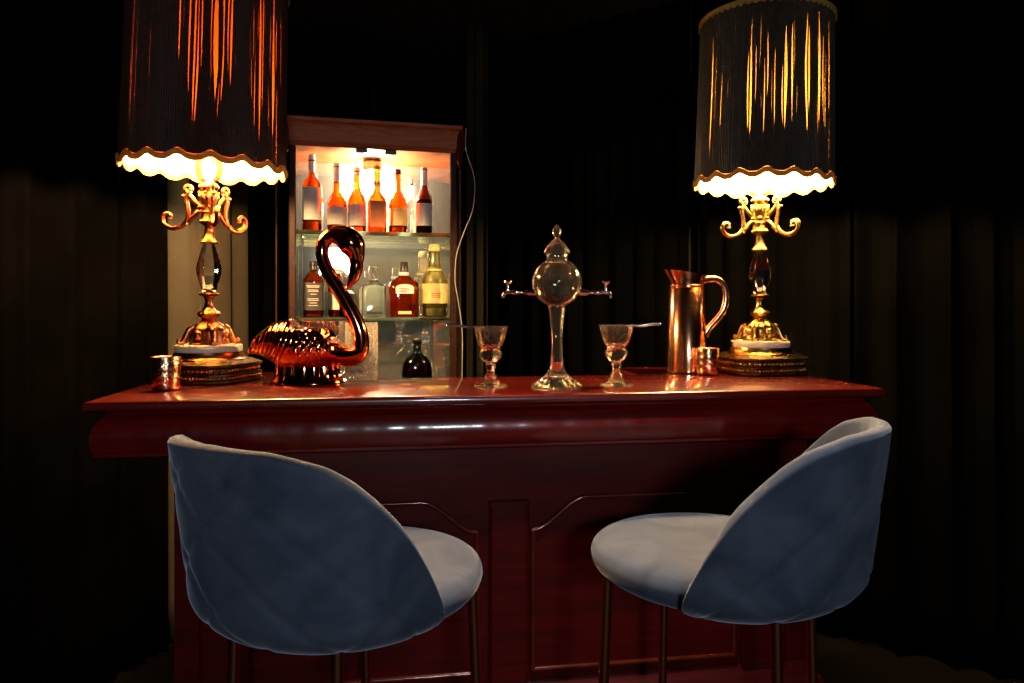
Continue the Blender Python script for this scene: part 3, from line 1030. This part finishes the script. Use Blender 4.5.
rings = []
for (x, y, hh, hw) in secs:
    X, Z = sp(x, y)
    ring = []
    for j in range(n):
        a = 2 * pi * j / n
        ca, sa = cos(a), sin(a)
        yy, zz = hw * SS * ca, hh * SS * sa
        # hollow back between the wings
        if sa > 0 and 292 < x < 340:
            q = sin(pi * (x - 292) / 48)
            zz -= hh * SS * .9 * q * max(0, 1 - (abs(ca) / .80) ** 4) * sa
        # feathers: long swept quills at the rear, rows of scales further forward, plain breast
        py = y - hh * sa
        quill = (.5 + .5 * cos(2 * pi * (x + .5 * (py - 345) + .012 * (py - 345) ** 2) / 5.6)) ** .7
        sc1, sc2 = (x + .75 * (py - 340)) / 7.5, (x - .75 * (py - 340)) / 7.5
        scale_ = (abs(sin(pi * sc1)) * abs(sin(pi * sc2))) ** 1.3
        wing = sstep(352, 334, x + .7 * (py - 340)) * sstep(372, 366, py)
        wq = sstep(306, 294, x + .35 * (py - 345)) * sstep(250, 262, x)
        ws = (1 - wq) * wing
        k = (1.5 * quill * wq + 1.25 * scale_ * ws + 1.4 * wing) * SS * abs(ca) ** .9
        yy += ca * k
        zz += sa * k * .25
        ring.append((X, yy, zz + Z))
    rings.append(ring)
m = MB()
m.loft(rings)
m.build('body', M['swan_copper'], swan, smooth=75)
m = MB()
pts = spline([(340, 355, 10.5), (351, 357, 8.8), (359, 353, 7.6), (361.5, 343, 7), (359, 329, 6.8), (352, 313, 6.7), (343, 297, 6.5), (333, 281, 6.2), (325.5, 267, 6), (322, 254, 5.8), (323.5, 243, 5.9), (330, 236.5, 6.8),
              (339, 235.5, 9), (348, 240, 11.5), (353, 247, 11.2), (356, 255, 8), (356.5, 262, 6.2), (356, 270, 6), (353.5, 278, 5), (350, 284, 3), (347, 288.5, .8)], 6)
m.tube([(sp(x, y)[0], 0, sp(x, y)[1]) for x, y, r in pts], [r * SS * 1.12 for x, y, r in pts], 24)
for sgn in (-1, 1):
    X, Z = sp(352, 243)
    m.ball((X, sgn * 9.8 * SS, Z), 1.6 * SS, 10)
m.build('neck', M['swan_copper'], swan, smooth=70)
m = MB()
r0 = 36 * SS
m.lathe([(r0 * .93, 0), (r0, .002), (r0 * .99, .007), (r0 * .92, .012), (r0 * .86, .026), (r0 * .84, .045), (r0 * .80, .060), (r0 * .2, .066)], 72,
        Matrix.Translation((0, 0, 0)) @ Matrix.Diagonal((1, .72, 1, 1)), mod=lambda a, z: 1 + (.035 * cos(24 * a) if z > .010 else 0))
m.build('foot', M['swan_copper'], swan, smooth=50)

# cut glass tumbler behind the swan breast
tb = on_bar(361.5, 2.06)
tum = thing('glass_tumbler', 'tall cut glass tumbler standing behind the swan breast', 'glass', tb, 0)
m = MB()
R = .046
m.lathe([(R * .9, 0), (R, .003), (R, .012), (R * 1.0, .15), (R * 1.0, .162), (R * .97, .163), (R * .94, .16), (R * .90, .03), (R * .86, .022), (R * .02, .020)], 64,
        mod=lambda a, z: 1 + (.022 * sin(16 * a + 220 * z) * sin(16 * a - 220 * z) if .008 < z < .15 else 0))
m.build('vessel', M['cut'], tum, smooth=30)

# absinthe fountain
FO = on_bar(557, 1.85)
fo = thing('absinthe_fountain', 'glass absinthe fountain with globe, lid and two side taps', 'drink dispenser', FO, BAR_RZ * 0)
k = 1.85 / F
FY = 308 + (EYE - BAR_Z) * F / 1.85


def fz(y):
    return (FY - y) * k


m = MB()
prof = [(23.5 * k, 0), (24 * k, .003), (23 * k, .008), (17 * k, .020), (11 * k, .034), (8 * k, .050), (6.4 * k, fz(362)), (5.4 * k, fz(345)), (5.8 * k, fz(332)), (7.2 * k, fz(318)), (8.6 * k, fz(309)), (8.6 * k, fz(306))]
m.lathe(spline(prof, 4), 168, mod=lambda a, z: 1 + (.07 * cos(14 * a) * max(0, 1 - z / .05) if z < .05 else 0))
m.build('pedestal', M['clear'], fo, smooth=50)
m = MB()
gz, gr_ = fz(283), 25 * k
th0 = -1.25
prof = [(8.5 * k, fz(307.5))]
for i in range(25):
    t = th0 + (1.15 - th0) * i / 24
    prof.append((gr_ * cos(t), gz + gr_ * sin(t)))
prof += [(10.5 * k, fz(257)), (11 * k, fz(254)), (9.6 * k, fz(254)), (9.4 * k, fz(258))]
for i in range(25):
    t = 1.12 + (th0 + .02 - 1.12) * i / 24
    prof.append(((gr_ - .0032) * cos(t), gz + (gr_ - .0032) * sin(t)))
prof.append((.0005, gz - gr_ * .93))
m.lathe(prof, 64)
m.build('globe', M['clear'], fo, smooth=60)
m = MB()
prof = [(9 * k, fz(257)), (9.2 * k, fz(254.2)), (12.5 * k, fz(253.8)), (13.2 * k, fz(252.5)), (12.4 * k, fz(250.5)), (9.5 * k, fz(246)), (5.5 * k, fz(241.5)), (2.8 * k, fz(239)), (2.3 * k, fz(238)), (3.6 * k, fz(235.5)), (4.6 * k, fz(232.5)),
        (4.2 * k, fz(229.5)), (2.4 * k, fz(227.5)), (2.0 * k, fz(226)), (.6 * k, fz(224.8))]
m.lathe(prof, 48, mod=lambda a, z: 1 + (.03 * cos(10 * a) if fz(251) < z < fz(241) else 0))
m.build('lid', M['clear'], fo, smooth=50)
for sgn in (-1, 1):
    m = MB()
    z = fz(292.5)
    path = [(sgn * 22 * k, 0, z + .001), (sgn * 28 * k, 0, z), (sgn * 31 * k, 0, z), (sgn * 32 * k, 0, z), (sgn * 36 * k, 0, z), (sgn * 40 * k, 0, z), (sgn * 43 * k, 0, z), (sgn * 46 * k, 0, z), (sgn * 50 * k, 0, z), (sgn * 52.5 * k, 0, z - .002), (sgn * 53.5 * k, 0, z - .007),
            (sgn * 53.8 * k, 0, z - .014)]
    m.tube(path, [.0095, .0085, .006, .004, .004, .0065, .0062, .0042, .005, .0046, .0042, .0044], 14)
    tp = m.build('tap', M['chrome'], fo)
    m = MB()
    x = sgn * 49 * k
    m.lathe([(.0035, z), (.0038, z + .010), (.0032, z + .013), (.0036, z + .020), (.0090, z + .0245), (.0105, z + .027), (.010, z + .029), (.003, z + .0295)], 20, Matrix.Translation((x, 0, 0)))
    m.build('tap_handle', M['chrome'], tp)


def absinthe_glass(px, d, label, spoon_label, side):
    base = on_bar(px, d)
    q = d / F
    root = thing('absinthe_glass', label, 'glass', base, 0, 'absinthe glasses flanking the fountain')
    m = MB()
    by = 308 + (EYE - BAR_Z) * F / d
    zz = lambda y: (by - y) * q
    o = by - 386.0
    Z = lambda y: (386.0 - y) * q
    prof = [(15.2 * q, 0), (15.8 * q, .002), (15.4 * q, .005), (8 * q, .011), (6.4 * q, Z(378)), (6.2 * q, Z(374.5)), (3.8 * q, Z(372)), (3.4 * q, Z(369)), (5.0 * q, Z(366.5)), (5.0 * q, Z(364.5)), (4.2 * q, Z(363)), (7.5 * q, Z(360)),
            (10.6 * q, Z(356)), (11.2 * q, Z(352.5)), (9.8 * q, Z(349.5)), (9.0 * q, Z(348)), (11 * q, Z(345)), (13.4 * q, Z(339)), (15.2 * q, Z(332)), (16.9 * q, Z(326.5)), (16.6 * q, Z(326.2)),
            (15.9 * q, Z(327)), (14.3 * q, Z(332)), (12.4 * q, Z(339)), (10 * q, Z(344.5)), (6.5 * q, Z(347)), (.4 * q, Z(347.8))]
    m.lathe(prof, 48, mod=lambda a, z: 1 + (.04 * cos(8 * a) if (Z(346) < z < Z(329) or Z(360) < z < Z(350)) else (.07 * cos(8 * a) if z < .012 else 0)))
    m.build('goblet', M['facet'], root, smooth=35)
    # slotted spoon lying over the rim
    sp_ = thing('absinthe_spoon', spoon_label, 'spoon', base + Vector((0, 0, Z(326.2) + .0012)), 0, 'slotted spoons laid over the glasses')
    m = MB()
    N = 16
    top, bot = [], []
    L0, L1 = -18.5 * q, 17.5 * q
    # leaf-shaped blade pierced by slots: outline strips left standing
    for i in range(-2, 3):
        y = i * 3.4 * q
        half = 18 * q * sqrt(max(.05, 1 - (abs(i) / 2.9) ** 2))
        m.box(-half, half, y - .9 * q, y + .9 * q, 0, .0012)
    for i in range(-3, 4):
        x = i * 5.6 * q
        w = 7.6 * q * sqrt(max(.05, 1 - (i / 3.6) ** 2))
        m.box(x - .9 * q, x + .9 * q, -w, w, .0001, .0013)
    b = m.build('blade', M['chrome'], sp_, smooth=0)
    m = MB()
    pts = [(side * x * q, 0, z * q + .0008) for x, z in spline([(15, 0), (22, -.8), (28, -.2), (35, .9), (43, 1.2), (44.5, 1.2)], 4)]
    m.tube(pts, [.0016 + .0010 * (i / len(pts)) for i in range(len(pts))], 8, flat=1.8)
    m.build('handle', M['chrome'], sp_)


absinthe_glass(490.8, 1.87, 'absinthe glass standing left of the glass fountain', 'slotted spoon over the left glass, handle pointing to the cabinet', -1)
absinthe_glass(616.3, 1.90, 'absinthe glass standing right of the glass fountain', 'slotted spoon over the right glass, handle pointing to the pitcher', 1)

# ------------------------------------------------------------------ stools
def stool(label, x, y, heading, seat_z):
    root = thing('bar_stool', label, 'bar stool', (x, y, 0), heading, 'velvet bar stools')
    m = MB()
    sec = [(-.055, .150, .150), (-.052, .190, .188), (-.040, .222, .218), (-.018, .240, .235), (.008, .244, .239), (.028, .236, .231), (.040, .218, .213), (.047, .180, .176), (.050, .12, .118), (.051, .03, .03)]
    sec = spline(sec, 3)
    rings = []
    for z, rx, ry in sec:
        ring = []
        for j in range(72):
            a = 2 * pi * j / 72
            ring.append((rx * cos(a) * .985 + .024, ry * sin(a) * .96, z * .72 + seat_z - .029))
        rings.append(ring)
    m.loft(rings)
    m.build('seat', M['velvet'], root, smooth=80)
    # wrap-around shell
    PH, HB, EX, LEAN, ZB, RB, H0, RM = 1.7321, .256, 1.94, .123, -.0925, .081, -.138, .2604
    NA, NT = 96, 44
    rings = []
    for i in range(NA + 1):
        ph = -PH + 2 * PH * i / NA
        q = (1 - cos(ph)) / (1 - cos(PH))
        h = max(ZB + .012, H0 + (HB - H0) * (1 - q ** EX))
        ring = []
        for j in range(NT + 1):
            if j < 4:
                r, z = .02 + (RB - .02) * j / 4, ZB
            else:
                t = (j - 4) / (NT - 4)
                z = ZB + (h - ZB) * t ** 1.7
                u = min(1, (z - ZB) / -ZB)
                r = RB + (RM - RB) * sqrt(max(0, 1 - (1 - u) ** 2)) if z < 0 else RM + LEAN * z
            # diamond quilting
            ua, va = ph * .26 / .15, z / .13
            g1 = abs(((ua + va) % 1) - .5) * 2
            g2 = abs(((ua - va) % 1) - .5) * 2
            grv = math.exp(-((1 - g1) / .10) ** 2) + math.exp(-((1 - g2) / .10) ** 2)
            r -= .0055 * grv * min(1, max(0, (h - z) / .05)) * min(1, max(0, (z - ZB) / .03))
            ring.append((-r * cos(ph), -r * sin(ph), z + seat_z))
        rings.append(ring)
    m = MB()
    m.loft(rings, closed=False)
    o = m.build('backrest', M['velvet'], root, smooth=80)
    md = o.modifiers.new('padding', 'SOLIDIFY')
    md.thickness = .030
    md.offset = 1
    md2 = o.modifiers.new('soft_edges', 'SUBSURF')
    md2.levels = md2.render_levels = 1
    for (lx, ly, zt) in ((.18, .15, .058), (.18, -.15, .058), (-.13, .14, .062), (-.13, -.14, .062)):
        m = MB()
        m.tube([(lx, ly, seat_z - zt), (lx * 1.06, ly * 1.06, (seat_z - zt) / 2), (lx * 1.12, ly * 1.12, .004)], [.0105, .0095, .008], 14)
        m.build('leg', M['rose_gold'], root)
    m = MB()
    R = .222
    m.tube([(.02 + R * cos(2 * pi * i / 48), R * sin(2 * pi * i / 48), .17) for i in range(49)], .008, 10)
    m.build('footrest', M['rose_gold'], root)
    return root


stool('blue-grey velvet stool at left, its quilted back turned to the viewer', -.303, 1.3037, .9196, .812)
stool('blue-grey velvet stool at right, seen from its side with pale seat showing', .416, 1.4105, 2.5623, .812)

# ------------------------------------------------------------------ light of the room and camera
li = bpy.data.lights.new('room_window_light', 'AREA')
li.shape = 'RECTANGLE'
li.size, li.size_y = .40, .28
li.energy = 30
li.color = (.80, .90, 1.0)
lo = bpy.data.objects.new('room_window_light', li)
COL.objects.link(lo)
lo.location = (.55, -2.0, 1.80)
lo.rotation_euler = (Vector((-.2, 1.7, 1.0)) - lo.location).to_track_quat('-Z', 'Y').to_euler()

li = bpy.data.lights.new('ceiling_downlight', 'SPOT')
li.energy = 125
li.color = (1, .90, .78)
li.spot_size = radians(43)
li.spot_blend = .7
li.shadow_soft_size = .05
lo = bpy.data.objects.new('ceiling_downlight', li)
COL.objects.link(lo)
lo.location = (.24, 1.30, CEIL - .03)

w = bpy.data.worlds.new('dark_room')
SC.world = w
w.use_nodes = True
w.node_tree.nodes['Background'].inputs[0].default_value = (.5, .6, .8, 1)
w.node_tree.nodes['Background'].inputs[1].default_value = .004

cam = bpy.data.cameras.new('camera')
cam.sensor_fit = 'HORIZONTAL'
cam.sensor_width = 36
cam.lens = F / 1024 * 36
cam.shift_y = -(341.5 - HZ) / 1024
cam.clip_start = .02
co = bpy.data.objects.new('camera', cam)
COL.objects.link(co)
co.location = (0, 0, EYE)
co.rotation_euler = (pi / 2, 0, 0)
SC.camera = co

SC.view_settings.view_transform = 'Standard'
SC.view_settings.look = 'None'
SC.view_settings.gamma = 1
SC.view_settings.exposure = 0
SC.view_settings.use_curve_mapping = False
cy = SC.cycles
cy.use_denoising = True
cy.max_bounces = 18
cy.transmission_bounces = 16
cy.transparent_max_bounces = 16
cy.glossy_bounces = 12
cy.diffuse_bounces = 4
cy.sample_clamp_indirect = 40
cy.caustics_reflective = False
cy.caustics_refractive = False
